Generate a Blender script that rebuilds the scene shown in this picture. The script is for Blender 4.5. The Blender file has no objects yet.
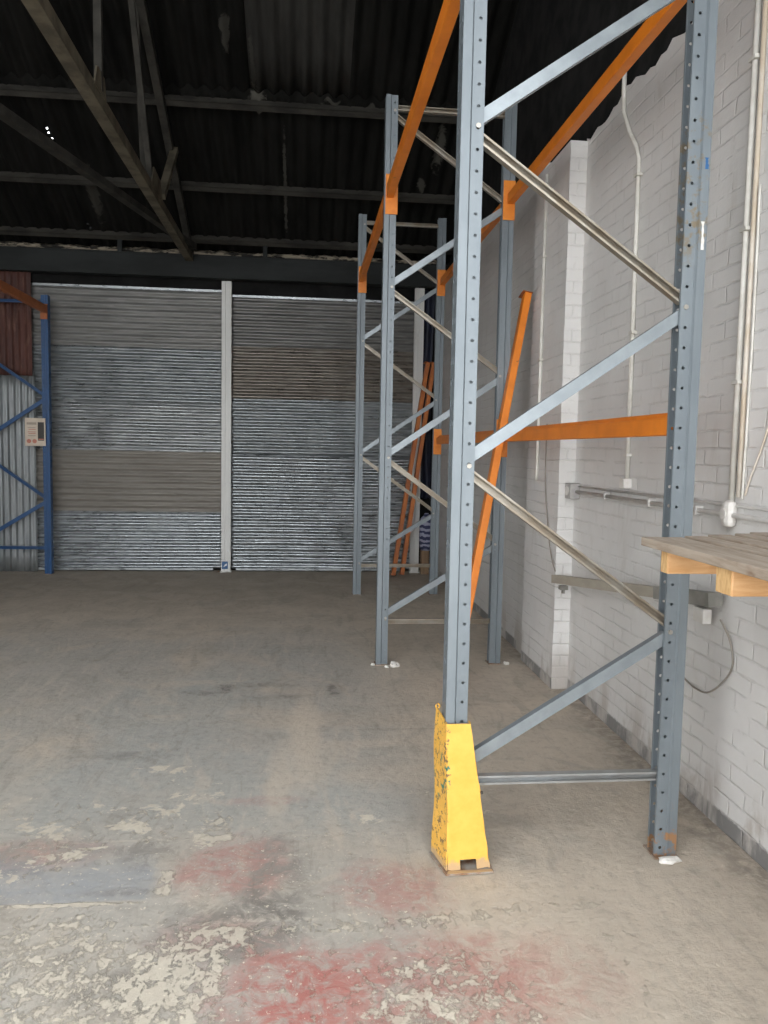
import bpy, bmesh, math, random
from mathutils import Vector, Matrix
R = random.Random(7)
S = bpy.context.scene
C = S.collection
PI = math.pi

# ------------------------------------------------------------------ node helper
class N:
    def __init__(self, name):
        self.m = bpy.data.materials.new(name); self.m.use_nodes = True
        self.t = self.m.node_tree; self.b = self.t.nodes['Principled BSDF']
        self.geo = self.t.nodes.new('ShaderNodeNewGeometry')
        self.tc = self.t.nodes.new('ShaderNodeTexCoord')
        self.pos = self.geo.outputs['Position']; self.obj = self.tc.outputs['Object']
    def new(self, k): return self.t.nodes.new(k)
    def set(self, sock, v):
        if v is None: return
        if hasattr(v, 'is_output'): self.t.links.new(v, sock)
        elif isinstance(v, (tuple, list)) and sock.type == 'RGBA' and len(v) == 3: sock.default_value = (*v, 1)
        else: sock.default_value = v
    def math(self, op, a, b=0.0, c=None, clamp=False):
        n = self.new('ShaderNodeMath'); n.operation = op; n.use_clamp = clamp
        self.set(n.inputs[0], a); self.set(n.inputs[1], b)
        if c is not None: self.set(n.inputs[2], c)
        return n.outputs[0]
    def add(s, a, b): return s.math('ADD', a, b)
    def sub(s, a, b): return s.math('SUBTRACT', a, b)
    def mul(s, a, b): return s.math('MULTIPLY', a, b)
    def mx(s, a, b): return s.math('MAXIMUM', a, b)
    def vm(self, op, a, b):
        n = self.new('ShaderNodeVectorMath'); n.operation = op
        self.set(n.inputs[0], a); self.set(n.inputs[1], b)
        return n.outputs['Value'] if op in ('LENGTH', 'DOT_PRODUCT', 'DISTANCE') else n.outputs[0]
    def noise(self, v, scale=5, detail=4, rough=.55, dist=0, stretch=None, col=False):
        if stretch: v = self.vm('MULTIPLY', v, stretch)
        n = self.new('ShaderNodeTexNoise'); self.set(n.inputs['Vector'], v)
        n.inputs['Scale'].default_value = scale; n.inputs['Detail'].default_value = detail
        n.inputs['Roughness'].default_value = rough; n.inputs['Distortion'].default_value = dist
        return n.outputs['Color' if col else 'Fac']
    def ramp(self, v, lo, hi, a=0.0, b=1.0):
        n = self.new('ShaderNodeMapRange'); n.interpolation_type = 'SMOOTHSTEP'
        self.set(n.inputs['Value'], v); n.inputs['From Min'].default_value = lo; n.inputs['From Max'].default_value = hi
        n.inputs['To Min'].default_value = a; n.inputs['To Max'].default_value = b
        return n.outputs[0]
    def mix(self, f, a, b):
        n = self.new('ShaderNodeMix'); n.data_type = 'RGBA'
        self.set(n.inputs[0], f); self.set(n.inputs[6], a); self.set(n.inputs[7], b)
        return n.outputs[2]
    def xyz(self, v):
        n = self.new('ShaderNodeSeparateXYZ'); self.set(n.inputs[0], v); return n.outputs
    def comb(self, x, y, z):
        n = self.new('ShaderNodeCombineXYZ')
        for i, q in enumerate((x, y, z)): self.set(n.inputs[i], q)
        return n.outputs[0]
    def bump(self, h, strength=.3, dist=.01, nrm=None):
        n = self.new('ShaderNodeBump'); n.inputs['Strength'].default_value = strength
        n.inputs['Distance'].default_value = dist; self.set(n.inputs['Height'], h)
        if nrm is not None: self.set(n.inputs['Normal'], nrm)
        return n.outputs[0]
    def out(self, col=None, rough=None, metal=None, nrm=None, spec=None):
        b = self.b.inputs
        self.set(b['Base Color'], col); self.set(b['Roughness'], rough); self.set(b['Metallic'], metal)
        self.set(b['Normal'], nrm); self.set(b['Specular IOR Level'], spec)
        return self.m

def simple(name, c1, c2=None, rough=.6, metal=0, scale=8, stretch=None, bump=.08, spec=None, lo=.35, hi=.65, rust=None, rlo=.66, rhi=.74, rscale=9):
    k = N(name); c2 = c2 or tuple(x*.8 for x in c1)
    v = k.obj
    f = k.ramp(k.noise(v, scale, 6, .6, 0, stretch), lo, hi)
    col = k.mix(f, c1, c2)
    if rust:
        col = k.mix(k.ramp(k.noise(k.vm('ADD', v, (3.1, 7.7, 1.3)), rscale, 6, .65), rlo, rhi), col, rust)
    h = k.noise(v, scale*6, 3, .6, 0, stretch)
    return k.out(col, rough, metal, k.bump(h, bump, .004), spec)

M = {}
M['blue_steel'] = simple('painted_grey_blue_steel', (.20,.23,.25), (.16,.187,.207), .42, .25, 5, (1,1,.25), .04, rust=(.25,.16,.10), rlo=.73, rhi=.78, rscale=14)
M['galv'] = simple('galvanised_bracing', (.33,.305,.26), (.26,.215,.16), .36, .5, 9, None, .05)
M['brace_blue'] = simple('painted_bracing', (.28,.315,.335), (.23,.26,.28), .32, .4, 9, None, .04)
M['zinc'] = simple('pale_zinc_bracing', (.40,.415,.42), (.33,.33,.32), .34, .5, 9, None, .05)
M['rust_plate'] = simple('rusty_plate', (.23,.12,.06), (.34,.31,.27), .75, .2, 20)
M['orange'] = simple('orange_beam_paint', (.76,.22,.016), (.66,.185,.014), .45, 0, 6, None, .03, rust=(.30,.10,.03), rlo=.70, rhi=.76, rscale=11)
M['orange_dusty'] = simple('dusty_orange_paint', (.46,.135,.02), (.36,.10,.02), .55, 0, 6)  # darker tone of the beam orange, for the far loose pair
M['orange_end'] = simple('orange_connector_paint', (.78,.25,.02), (.66,.19,.015), .45, 0, 10, None, .04)
M['faded_orange'] = simple('faded_orange_paint', (.42,.13,.035), (.33,.10,.03), .6, 0, 8)
M['bolt'] = simple('zinc_bolt', (.42,.40,.36), (.34,.32,.28), .35, .6, 30)
M['blue'] = simple('blue_rack_paint', (.006,.062,.185), (.005,.05,.15), .42, 0, 8, None, .03)
M['plaster'] = simple('white_plaster', (.72,.70,.66), (.55,.53,.49), .9, 0, 25, None, .3)
M['white_steel'] = simple('white_guide_paint', (.68,.68,.66), (.60,.60,.58), .5, 0, 4, (1,1,.2), .04, rust=(.30,.25,.2), rlo=.72, rhi=.78)
M['conduit'] = simple('white_painted_conduit', (.66,.645,.60), (.55,.53,.48), .55, 0, 9, None, .06)
M['conduit_brown'] = simple('grimy_conduit', (.50,.42,.32), (.62,.57,.50), .6, 0, 6, None, .06)
M['conduit_grey'] = simple('grey_conduit', (.50,.485,.465), (.60,.58,.55), .5, .1, 9, None, .05)
M['box_grey'] = simple('grey_box', (.33,.32,.31), (.42,.41,.39), .6, .1, 20)
M['box_white'] = simple('white_box', (.68,.66,.63), (.58,.56,.52), .5, 0, 15)
M['trunk'] = simple('dusty_grey_trunking', (.42,.38,.31), (.32,.29,.24), .65, .1, 7, (1,.3,1), .08, rust=(.16,.08,.05), rlo=.70, rhi=.75, rscale=5)
M['trunk_end'] = simple('dark_grey_end', (.20,.195,.175), (.27,.26,.235), .6, .1, 12)
M['cable'] = simple('grey_cable', (.30,.27,.23), (.24,.22,.19), .6)
M['truss'] = simple('grimy_truss_steel', (.135,.118,.086), (.07,.061,.046), .75, 0, 6, None, .1, spec=.12)
M['truss_dark'] = simple('sooty_truss_steel', (.05,.047,.041), (.027,.026,.023), .8, 0, 6, None, .1, spec=.12)
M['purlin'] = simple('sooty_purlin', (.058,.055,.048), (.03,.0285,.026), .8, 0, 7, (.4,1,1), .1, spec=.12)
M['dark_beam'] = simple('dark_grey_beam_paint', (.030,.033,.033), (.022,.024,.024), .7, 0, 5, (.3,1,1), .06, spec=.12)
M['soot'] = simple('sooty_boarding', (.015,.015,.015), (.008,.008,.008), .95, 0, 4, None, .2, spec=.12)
M['soot_wall'] = simple('dark_gable_boarding', (.022,.0215,.021), (.011,.011,.011), .9, 0, 5, None, .2, spec=.12)
M['lining'] = simple('torn_pale_lining', (.03,.028,.025), (.36,.31,.24), .95, 0, 7, (.5,2,2.5), .4, lo=.44, hi=.56, spec=.12)
M['tarp'] = simple('dark_blue_tarpaulin', (.010,.014,.035), (.006,.008,.018), .6, 0, 7, None, .2)
M['offcut'] = simple('brown_offcut', (.22,.14,.08), (.15,.10,.06), .8, 0, 9, (4,4,.6), .2)
M['notice'] = simple('cream_card', (.60,.52,.42), (.55,.47,.38), .6, 0, 9, None, .02)
M['notice_dark'] = simple('dark_print', (.05,.045,.04), (.04,.035,.03), .6)
M['notice_red'] = simple('red_print', (.50,.20,.14), (.45,.17,.12), .6)
M['notice_grey'] = simple('grey_print', (.36,.30,.25), (.32,.27,.22), .6)
M['sticker_blue'] = simple('blue_sticker', (.02,.10,.25), (.015,.07,.18), .4)
M['sticker_white'] = simple('white_sticker', (.7,.7,.7), (.6,.62,.64), .4)
M['concrete_out'] = simple('yard_concrete', (.40,.39,.37), (.33,.32,.30), .9, 0, 1)

def wood(name, c1, c2, knots, axis, rough=.75):
    k = N(name); st = [5, 5, 5]; st[axis] = .5
    v = k.vm('MULTIPLY', k.obj, tuple(st))
    g = k.noise(v, 9, 6, .65, 1.2)
    col = k.mix(k.ramp(g, .35, .68), c1, c2)
    col = k.mix(k.ramp(k.noise(k.obj, 7, 3, .5, .8), .66, .76), col, knots)
    return k.out(col, rough, 0, k.bump(g, .25, .004))
M['deck_wood'] = wood('weathered_board', (.37,.31,.25), (.26,.205,.155), (.17,.10,.06), 1)
M['pine'] = wood('fresh_pine', (.66,.40,.20), (.56,.30,.12), (.30,.13,.05), 0, .65)
M['pine_end'] = simple('pine_end_grain', (.68,.46,.22), (.55,.33,.14), .8, 0, 30, (1,3,1), .3)

def yellow_mat():
    k = N('chipped_yellow_paint')
    n1 = k.noise(k.obj, 14, 7, .7); x, y, z = k.xyz(k.obj)
    n2 = k.noise(k.vm('ADD', k.obj, (4, 2, 9)), 40, 8, .75)
    left = k.ramp(x, -.080, -.050, .145, .0)
    col = k.mix(k.ramp(n1, .3, .7), (.78,.445,.08), (.68,.375,.055))
    col = k.mix(k.ramp(k.add(n2, left), .67, .72), col, (.16,.10,.05))
    g = k.mul(k.ramp(k.noise(k.vm('ADD', k.obj, (1, 5, 2)), 24, 4, .6), .56, .62), k.mul(k.ramp(x, -.07, -.05, 1, 0), k.mul(k.ramp(z, .2, .28), k.ramp(z, .40, .46, 1, 0))))
    col = k.mix(g, col, (.03,.16,.12))
    low = k.ramp(k.add(k.mul(z, -7), n1), .12, .3)
    col = k.mix(k.mul(low, .75), col, (.40,.29,.20))
    return k.out(col, .5, 0, k.bump(n2, .2, .004))
M['yellow'] = yellow_mat()

def stripe_mat():
    k = N('striped_sacking'); x, y, z = k.xyz(k.obj)
    s = k.ramp(k.math('SINE', k.mul(k.add(z, k.mul(k.noise(k.obj, 9, 3), .08)), 90)), -.2, .2)
    return k.out(k.mix(s, (.30,.31,.40), (.035,.04,.10)), .8, 0, k.bump(k.noise(k.obj, 18), .4, .01))
M['sack'] = stripe_mat()

def rusty_upright():
    k = N('grey_blue_steel_rusted_foot'); x, y, z = k.xyz(k.obj)
    f = k.ramp(k.noise(k.obj, 5, 6, .6, 0, (1, 1, .25)), .35, .65)
    col = k.mix(f, (.20,.23,.25), (.16,.187,.207))
    r = k.noise(k.vm('ADD', k.obj, (2.3, .7, 1.9)), 15, 6, .7)
    foot = k.ramp(z, .0, .42, .245, -.02)
    col = k.mix(k.ramp(k.add(r, foot), .72, .80), col, (.33,.18,.09))
    up = k.mul(k.ramp(z, 2.2, 2.35), k.ramp(z, 2.75, 2.85, 1, 0))
    col = k.mix(k.mul(up, k.ramp(r, .5, .6)), col, (.20,.165,.115))
    return k.out(col, .4, .3, k.bump(r, .05, .004))
M['rusted_steel'] = rusty_upright()

def galv_sheet(name, c1, c2, c3, axis, rough=.42, metal=.55, crumple=.15, glint=.0):
    k = N(name); st = [1, 1, 1]; st[axis] = .18
    a = k.noise(k.obj, 7, 7, .65, .4, tuple(st))
    st2 = [4, 4, 4]; st2[axis] = .7
    b = k.noise(k.obj, 6, 5, .6, .2, tuple(st2))
    col = k.mix(k.ramp(a, .35, .65), c1, c2)
    col = k.mix(k.ramp(b, .50, .70), col, c3)
    rr = k.ramp(b, .35, .7, rough - .1, rough + .18)
    h = k.add(k.noise(k.obj, 9, 5, .6, .5, tuple(1 if i != axis else .35 for i in range(3))), k.mul(b, .4))
    return k.out(col, rr, metal, k.bump(h, crumple*1.5, .012))

M['sh_grey'] = galv_sheet('dull_grey_sheet', (0.238, 0.238, 0.228), (0.185, 0.185, 0.178), (0.284, 0.284, 0.277), 0, .48, .45)
M['sh_blue'] = galv_sheet('blue_grey_sheet', (0.238, 0.259, 0.266), (0.194, 0.212, 0.22), (0.331, 0.353, 0.36), 0, .36, .6, .25)
M['sh_blue2'] = galv_sheet('silver_grey_sheet', (0.274, 0.289, 0.292), (0.229, 0.244, 0.248), (0.37, 0.385, 0.392), 0, .34, .6, .3)
M['sh_taupe'] = galv_sheet('taupe_sheet', (0.231, 0.215, 0.188), (0.191, 0.175, 0.152), (0.264, 0.251, 0.228), 0, .5, .4, .1)
M['sh_bright'] = galv_sheet('bright_galvanised_sheet', (0.34, 0.363, 0.377), (0.296, 0.318, 0.333), (0.385, 0.407, 0.414), 0, .30, .7, .02)
M['sh_dark'] = galv_sheet('dark_grey_sheet', (0.18, 0.18, 0.173), (0.137, 0.137, 0.13), (0.238, 0.238, 0.23), 0, .42, .5, .12)
M['sh_dirty'] = galv_sheet('brown_stained_sheet', (0.18, 0.162, 0.137), (0.137, 0.122, 0.104), (0.223, 0.209, 0.187), 0, .36, .55, .08)
M['sh_crumple'] = galv_sheet('crumpled_silver_sheet', (0.288, 0.308, 0.32), (0.232, 0.252, 0.264), (0.352, 0.372, 0.384), 0, .30, .7, .3)
M['galv_v'] = galv_sheet('upright_galvanised_sheet', (0.272, 0.288, 0.292), (0.216, 0.232, 0.236), (0.336, 0.352, 0.356), 2, .45, .5, .1)
M['rust_v'] = galv_sheet('rust_red_sheet', (.095,.032,.022), (.06,.022,.017), (.16,.085,.065), 2, .65, .1, .1)

def roof_mat(name, base, dark, stain_f):
    k = N(name); v = k.pos
    a = k.noise(v, 3, 6, .65, .3, (1.6, .35, .35))
    col = k.mix(k.ramp(a, .35, .68), base, dark)
    s = k.noise(k.vm('ADD', v, (5, 1, 0)), 2.2, 7, .7, .6, (2.6, .35, .35))
    col = k.mix(k.mul(k.ramp(s, .60, .74), stain_f), col, (.03,.029,.026))
    # pale drip marks, each where it sits on the sheets
    nz = k.sub(k.noise(v, 9, 5, .7, .8), .5)
    for cx, cy, rx, ry, s_ in ((-.50,7.88,.10,.13,.9), (-.74,7.27,.045,.22,.5), (-.52,7.6,.03,.3,.4), (-.245,8.9,.022,.75,.55), (.22,7.86,.1,.035,.5), (-2.35,9.1,.07,.4,.4), (1.36,8.3,.06,.3,.7), (.62,7.9,.06,.05,.5), (1.25,8.75,.05,.12,.6)):
        d = k.vm('SUBTRACT', v, (cx, cy, 0)); d = k.vm('MULTIPLY', d, (1/rx, 1/ry, 0))
        l = k.add(k.vm('LENGTH', d, (0, 0, 0)), k.mul(nz, 2.6))
        col = k.mix(k.mul(k.ramp(l, .55, 1.0, 1, 0), s_), col, (.095,.092,.08))
    return k.out(col, .95, 0, k.bump(a, .2, .01), .08)
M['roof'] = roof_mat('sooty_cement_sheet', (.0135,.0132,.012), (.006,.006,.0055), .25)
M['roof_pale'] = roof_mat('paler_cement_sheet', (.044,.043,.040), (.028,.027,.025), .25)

def brick_mat(name, tint=1.0):
    k = N(name)
    x, y, z = k.xyz(k.pos); nx, ny, nz = k.xyz(k.geo.outputs['True Normal'])
    side = k.math('GREATER_THAN', k.math('ABSOLUTE', ny), .5)
    u = k.add(k.mul(y, k.sub(1, side)), k.mul(x, side))
    w = k.comb(u, z, 0)
    wob = k.vm('SUBTRACT', k.noise(w, 5, 4, .6, 0, None, True), (.5, .5, .5))
    wob = k.vm('MULTIPLY', wob, (.035, .022, 0))
    br = k.new('ShaderNodeTexBrick'); k.set(br.inputs['Vector'], k.vm('ADD', w, wob))
    br.inputs['Scale'].default_value = 1; br.inputs['Mortar Size'].default_value = .008
    br.inputs['Mortar Smooth'].default_value = .9; br.inputs['Brick Width'].default_value = .225; br.inputs['Row Height'].default_value = .0755
    br.inputs['Color1'].default_value = (.9,.9,.9,1); br.inputs['Color2'].default_value = (1,1,1,1)
    br.offset = .5
    f = br.outputs['Fac']
    gone = k.ramp(k.noise(k.vm('ADD', w, (4, 8, 0)), 3.5, 6, .7, .6), .38, .58)
    f = k.mul(f, gone)
    n1 = k.noise(w, 1.3, 6, .6); n2 = k.noise(w, 26, 6, .7); n3 = k.noise(k.vm('ADD', w, (9, 3, 1)), 4, 6, .65, .5, (1, .35, 1))
    col = k.mix(k.ramp(n1, .35, .65), (.66*tint,.65*tint,.635*tint), (.59*tint,.58*tint,.565*tint))
    col = k.mix(k.mul(k.ramp(n3, .56, .74), .35), col, (.42,.39,.35))
    col = k.mix(k.mul(f, k.ramp(n2, .35, .65, 0, .30)), col, (.48,.46,.44))
    col = k.mix(k.mul(k.ramp(n2, .69, .73), .5), col, (.40,.37,.34))
    # dust-grey painted band and grime along the foot of the wall
    foot = k.add(z, k.add(k.mul(k.sub(n2, .5), .035), -.004))
    col = k.mix(k.ramp(foot, .062, .078, .92, 0), col, (.17,.165,.16))
    col = k.mix(k.mul(k.ramp(foot, .1, .34, 1, 0), k.ramp(n3, .45, .6)), col, (.46,.43,.40))
    h = k.add(k.mul(f, -1.0), k.add(k.mul(n2, .35), k.mul(k.noise(w, 9, 4), .5)))
    return k.out(col, .62, 0, k.bump(h, .5, .012), .35)
M['brick'] = brick_mat('white_painted_brick')
M['brick_far'] = brick_mat('greyed_white_brick', .93)

def floor_mat():
    k = N('worn_dusty_concrete'); v = k.pos
    n_l = k.noise(v, .55, 5, .6, .8); n_m = k.noise(v, 2.6, 7, .62, .6); n_f = k.noise(v, 22, 9, .72)
    n_x = k.noise(k.vm('ADD', v, (7.3, 2.1, 0)), 12, 9, .74, .8)
    n_s = k.noise(k.vm('ADD', v, (1.3, 8.1, 0)), 4, 7, .65, 1.8, (1.6, .35, 1))
    n_d = k.noise(k.vm('ADD', v, (2.9, 5.5, 0)), 1.7, 6, .6, 2.2, (1.0, .7, 1))
    flake = k.noise(k.vm('ADD', v, (3.7, .4, 0)), 21, 10, .78, .35, (1, .8, 1))
    big = k.noise(k.vm('ADD', v, (8.7, 3.4, 0)), 8, 9, .70, .5, (.8, 1, 1))
    wob = k.sub(k.noise(v, 3.3, 8, .72, .4), .5)
    def ell(cx, cy, rx, ry, amp=1.6, soft=.55):
        d = k.vm('MULTIPLY', k.vm('SUBTRACT', v, (cx, cy, 0)), (1/rx, 1/ry, 0))
        return k.ramp(k.add(k.vm('LENGTH', d, (0, 0, 0)), k.mul(wob, amp)), 1 - soft, 1 + soft*.5, 1, 0)
    x, y, z = k.xyz(v)
    dust = (.55,.475,.385); tan2 = (.475,.415,.34); grey = (.42,.40,.36); bluegrey = (.385,.395,.375); dark = (.26,.235,.20)
    red = (.43,.17,.145); cream = (.72,.66,.54)
    col = k.mix(k.ramp(n_m, .36, .64), dust, tan2)
    gm = k.mul(k.ramp(n_l, .36, .56), k.mul(k.ramp(y, 6.0, 7.4, 1, 0), k.ramp(x, .25, .75, 1, .12)))
    col = k.mix(k.mul(gm, .85), col, grey)
    for e, s in ((ell(-.75, 4.4, .5, .9), .6), (ell(-.2, 3.5, .45, .5), .55), (ell(-1.3, 3.4, .7, .5), .55), (ell(.2, 3.3, .35, .3), .5), (ell(-.5, 5.2, .35, .5), .5), (ell(-.1, 5.6, .3, .5), .3)):
        col = k.mix(k.mul(e, s), col, bluegrey)
    col = k.mix(k.mul(k.ramp(n_s, .53, .68), .45), col, (.60,.53,.44))
    col = k.mix(k.mul(k.ramp(n_d, .55, .66), .40), col, (.58,.505,.41))
    col = k.mix(k.mul(k.ramp(n_d, .45, .34), .40), col, (.34,.315,.275))
    col = k.mix(k.mul(k.ramp(n_s, .46, .34), .32), col, dark)
    for e, s in ((ell(.02, 4.2, .10, .75, 1.2), .75), (ell(-.10, 3.6, .07, .45, 1.2), .6), (ell(.95, 2.3, .5, .5), .5), (ell(.5, 3.6, .4, .12), .4), (ell(.35, 4.0, .35, .06, 1.2), .4)):
        col = k.mix(k.mul(e, s), col, (.60,.52,.425))
    col = k.mix(k.mul(k.ramp(n_f, .48, .62), .20), col, (.58,.53,.46))
    col = k.mix(k.mul(k.ramp(n_f, .48, .36), .24), col, (.19,.17,.145))
    # worn red paint, thinned by the dust lying on it
    for e, s in ((ell(-.25, 2.82, .24, .22), .55), (ell(.33, 2.62, .22, .2), .50), (ell(.0, 2.12, .26, .26), .95), (ell(.42, 2.1, .36, .24), .62), (ell(-1.0, 2.95, .3, .12), .35), (ell(-.3, 2.4, .2, .12), .3), (ell(-.15, 3.35, .2, .05), .25), (ell(.75, 2.15, .25, .22), .25), (ell(-.55, 1.95, .12, .06), .6)):
        col = k.mix(k.mul(k.mul(e, s), k.ramp(n_x, .38, .58, .18, 1)), col, red)
    # scraped patch of bare blue grey screed with a straight cream edge
    p = k.mul(k.mul(k.ramp(k.add(x, k.mul(wob, .12)), -.50, -.54), k.ramp(k.add(y, k.mul(wob, .05)), 2.61, 2.63)), k.ramp(k.add(y, k.mul(wob, .6)), 3.0, 2.75))
    col = k.mix(k.mul(p, k.ramp(n_x, .3, .7, .85, .45)), col, (.33,.345,.36))
    # darker bare concrete
    for e, s in ((ell(-.22, 2.42, .30, .18), .75), (ell(-.08, 2.72, .14, .3), .6), (ell(-.55, 2.95, .16, .14), .5), (ell(-.62, 2.67, .16, .03), .5), (ell(-1.0, 2.95, .35, .15), .35), (ell(-.5, 2.15, .2, .14), .5)):
        col = k.mix(k.mul(k.mul(e, s), k.ramp(n_x, .62, .42)), col, (.20,.185,.165))
    # cream paint flakes: density by zone, broken up by the flake noise
    zone = k.ramp(y, 5.2, 2.7, -.13, -.015)
    for cx, cy, rx, ry, s in ((-.85, 2.2, .62, .42, .15), (.44, 2.02, .30, .26, .13), (.15, 2.42, .55, .045, .12), (.70, 2.47, .4, .05, .10), (-.05, 3.03, .5, .03, .11), (-.48, 2.72, .04, .12, .18), (-.85, 2.605, .42, .014, .16), (-.95, 3.15, .7, .4, .085), (-.34, 3.1, .08, .2, .13), (-.3, 2.2, .2, .3, .11), (-.4, 3.9, .5, .2, .06), (1.0, 2.3, .10, .4, .07), (.15, 2.1, .3, .3, .05), (.1, 2.75, .5, .25, .045)):
        zone = k.add(zone, k.mul(ell(cx, cy, rx, ry, 1.1), s))
    fl = k.ramp(k.add(flake, zone), .615, .68)
    tone = k.mix(k.ramp(n_x, .3, .7), cream, (.56,.50,.41))
    col = k.mix(k.mul(fl, .78), col, tone)
    tiny = k.noise(k.vm('ADD', v, (1.7, 9.4, 0)), 48, 6, .7)
    tz = k.add(k.ramp(y, 4.6, 2.6, -.06, .035), k.mul(k.ramp(x, .2, .8, 0, 1), -.06))
    col = k.mix(k.mul(k.ramp(k.add(tiny, tz), .645, .68), .9), col, cream)
    zb = k.ramp(y, 6, 3.2, -.10, -.02)
    for cx, cy, rx, ry, s in ((.24, 3.15, .16, .06, .14), (-.36, 3.08, .09, .16, .12), (-.55, 3.55, .3, .3, .07), (-1.0, 3.1, .45, .4, .10), (-.5, 3.25, .25, .2, .08), (-.66, 3.72, .14, .06, .12), (-.8, 2.2, .6, .35, .06), (.45, 2.0, .3, .2, .07)):
        zb = k.add(zb, k.mul(ell(cx, cy, rx, ry, 1.1), s))
    col = k.mix(k.mul(k.ramp(k.add(big, zb), .63, .66), .82), col, tone)
    # scuffs
    for e, s in ((ell(-.49, 5.0, .07, .09, 2.0), .9), (ell(.21, 4.95, .06, .18, 2.2), .6), (ell(-.62, 4.9, .14, .06, 3.4), .5), (ell(-.1, 4.8, .16, .05, 3.4), .45), (ell(-.25, 5.05, .2, .05, 3.4), .4), (ell(.55, 4.2, .25, .02, 2.4), .3), (ell(-.9, 3.9, .3, .06, 3.0), .35), (ell(.9, 4.6, .35, .02, 2.6), .3)):
        col = k.mix(k.mul(k.mul(e, s), k.ramp(n_x, .36, .56, 1, .3)), col, (.10,.09,.08))
    # floor colour gets darker towards the shutters
    col = k.mix(k.mul(k.ramp(k.add(y, k.mul(wob, 2.2)), 6.6, 9.2), .45), col, (.27,.235,.19))
    # darker broken tone along the wall foot
    col = k.mix(k.mul(k.mul(k.ramp(k.add(x, k.mul(wob, .26)), 1.54, 1.70), .6), k.ramp(n_x, .35, .6)), col, (.19,.165,.14))
    for jy in (2.47, 3.03):        # day joints across the slab
        d = k.math('ABSOLUTE', k.sub(k.add(y, k.mul(wob, .07)), jy))
        col = k.mix(k.mul(k.mul(k.ramp(d, .004, .014, 1, 0), .45), k.mul(k.ramp(n_x, .46, .60), k.ramp(n_l, .35, .6))), col, (.62,.56,.47))
    rg = k.ramp(n_m, .3, .7, .55, .85)
    h = k.add(k.mul(n_f, .6), k.add(k.mul(fl, .35), k.add(k.mul(n_m, .5), k.mul(n_x, .4))))
    return k.out(col, rg, 0, k.bump(h, .75, .012), .25)
M['floor'] = floor_mat()

# ------------------------------------------------------------------ mesh helpers
class MB:
    def __init__(self): self.v = []; self.f = []
    def add(self, vs, fs):
        o = len(self.v); self.v += [tuple(q) for q in vs]; self.f += [tuple(i + o for i in q) for q in fs]; return self
    def box(self, lo, hi, mat=None):
        vs = [Vector((x, y, z)) for x in (lo[0], hi[0]) for y in (lo[1], hi[1]) for z in (lo[2], hi[2])]
        if mat: vs = [mat @ q for q in vs]
        return self.add(vs, [(0,1,3,2), (4,6,7,5), (0,4,5,1), (2,3,7,6), (0,2,6,4), (1,5,7,3)])
    def bar(self, a, b, w, h, up=(0, 0, 1)):           # box section between two points
        a, b = Vector(a), Vector(b); d = (b - a).normalized(); s = d.cross(Vector(up))
        if s.length < 1e-4: s = d.cross(Vector((1, 0, 0)))
        s.normalize(); u = s.cross(d)
        vs = [p + s*(i*w/2) + u*(j*h/2) for p in (a, b) for i, j in ((-1,-1), (1,-1), (1,1), (-1,1))]
        return self.add(vs, [(3,2,1,0), (4,5,6,7), (0,1,5,4), (1,2,6,5), (2,3,7,6), (3,0,4,7)])
    def sweep(self, a, b, prof, side, closed=False, caps=False):    # profile (p,q): p along side, q along normal
        a, b = Vector(a), Vector(b); d = (b - a).normalized(); s = Vector(side); s = (s - d*s.dot(d)).normalized(); n = s.cross(d)
        k = len(prof); vs = [P + s*p + n*q for P in (a, b) for p, q in prof]
        fs = [(i, (i+1) % k, k + (i+1) % k, k + i) for i in range(k if closed else k - 1)]
        if caps: fs += [tuple(reversed(range(k))), tuple(range(k, 2*k))]
        return self.add(vs, fs)
    def tube(self, pts, r, n=10):
        pts = [Vector(p) for p in pts]; vs = []; fs = []
        for i, p in enumerate(pts):
            d = (pts[min(i+1, len(pts)-1)] - pts[max(i-1, 0)]).normalized()
            s = d.cross(Vector((.31, .17, .93)));
            if s.length < .1: s = d.cross(Vector((1, 0, 0)))
            s.normalize(); u = s.cross(d)
            vs += [p + (s*math.cos(2*PI*j/n) + u*math.sin(2*PI*j/n))*r for j in range(n)]
        for i in range(len(pts)-1):
            fs += [(i*n+j, i*n+(j+1) % n, (i+1)*n+(j+1) % n, (i+1)*n+j) for j in range(n)]
        fs += [tuple(reversed(range(n))), tuple((len(pts)-1)*n + j for j in range(n))]
        return self.add(vs, fs)
    def build(self, name, m, parent=None, smooth=False, solid=0, bevel=0, offset=0, loc=None):
        me = bpy.data.meshes.new(name); me.from_pydata(self.v, [], self.f); me.update()
        bm = bmesh.new(); bm.from_mesh(me); bmesh.ops.recalc_face_normals(bm, faces=bm.faces) if not solid else None
        bm.to_mesh(me); bm.free()
        me.materials.append(M[m] if isinstance(m, str) else m)
        if smooth:
            for p in me.polygons: p.use_smooth = True
        o = bpy.data.objects.new(name, me); C.objects.link(o)
        if parent: o.parent = parent
        if loc: o.location = loc
        if solid:
            s = o.modifiers.new('thick', 'SOLIDIFY'); s.thickness = solid; s.offset = offset
        if bevel:
            b = o.modifiers.new('edge', 'BEVEL'); b.width = bevel; b.segments = 2; b.limit_method = 'ANGLE'; b.angle_limit = .6
        return o

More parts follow.
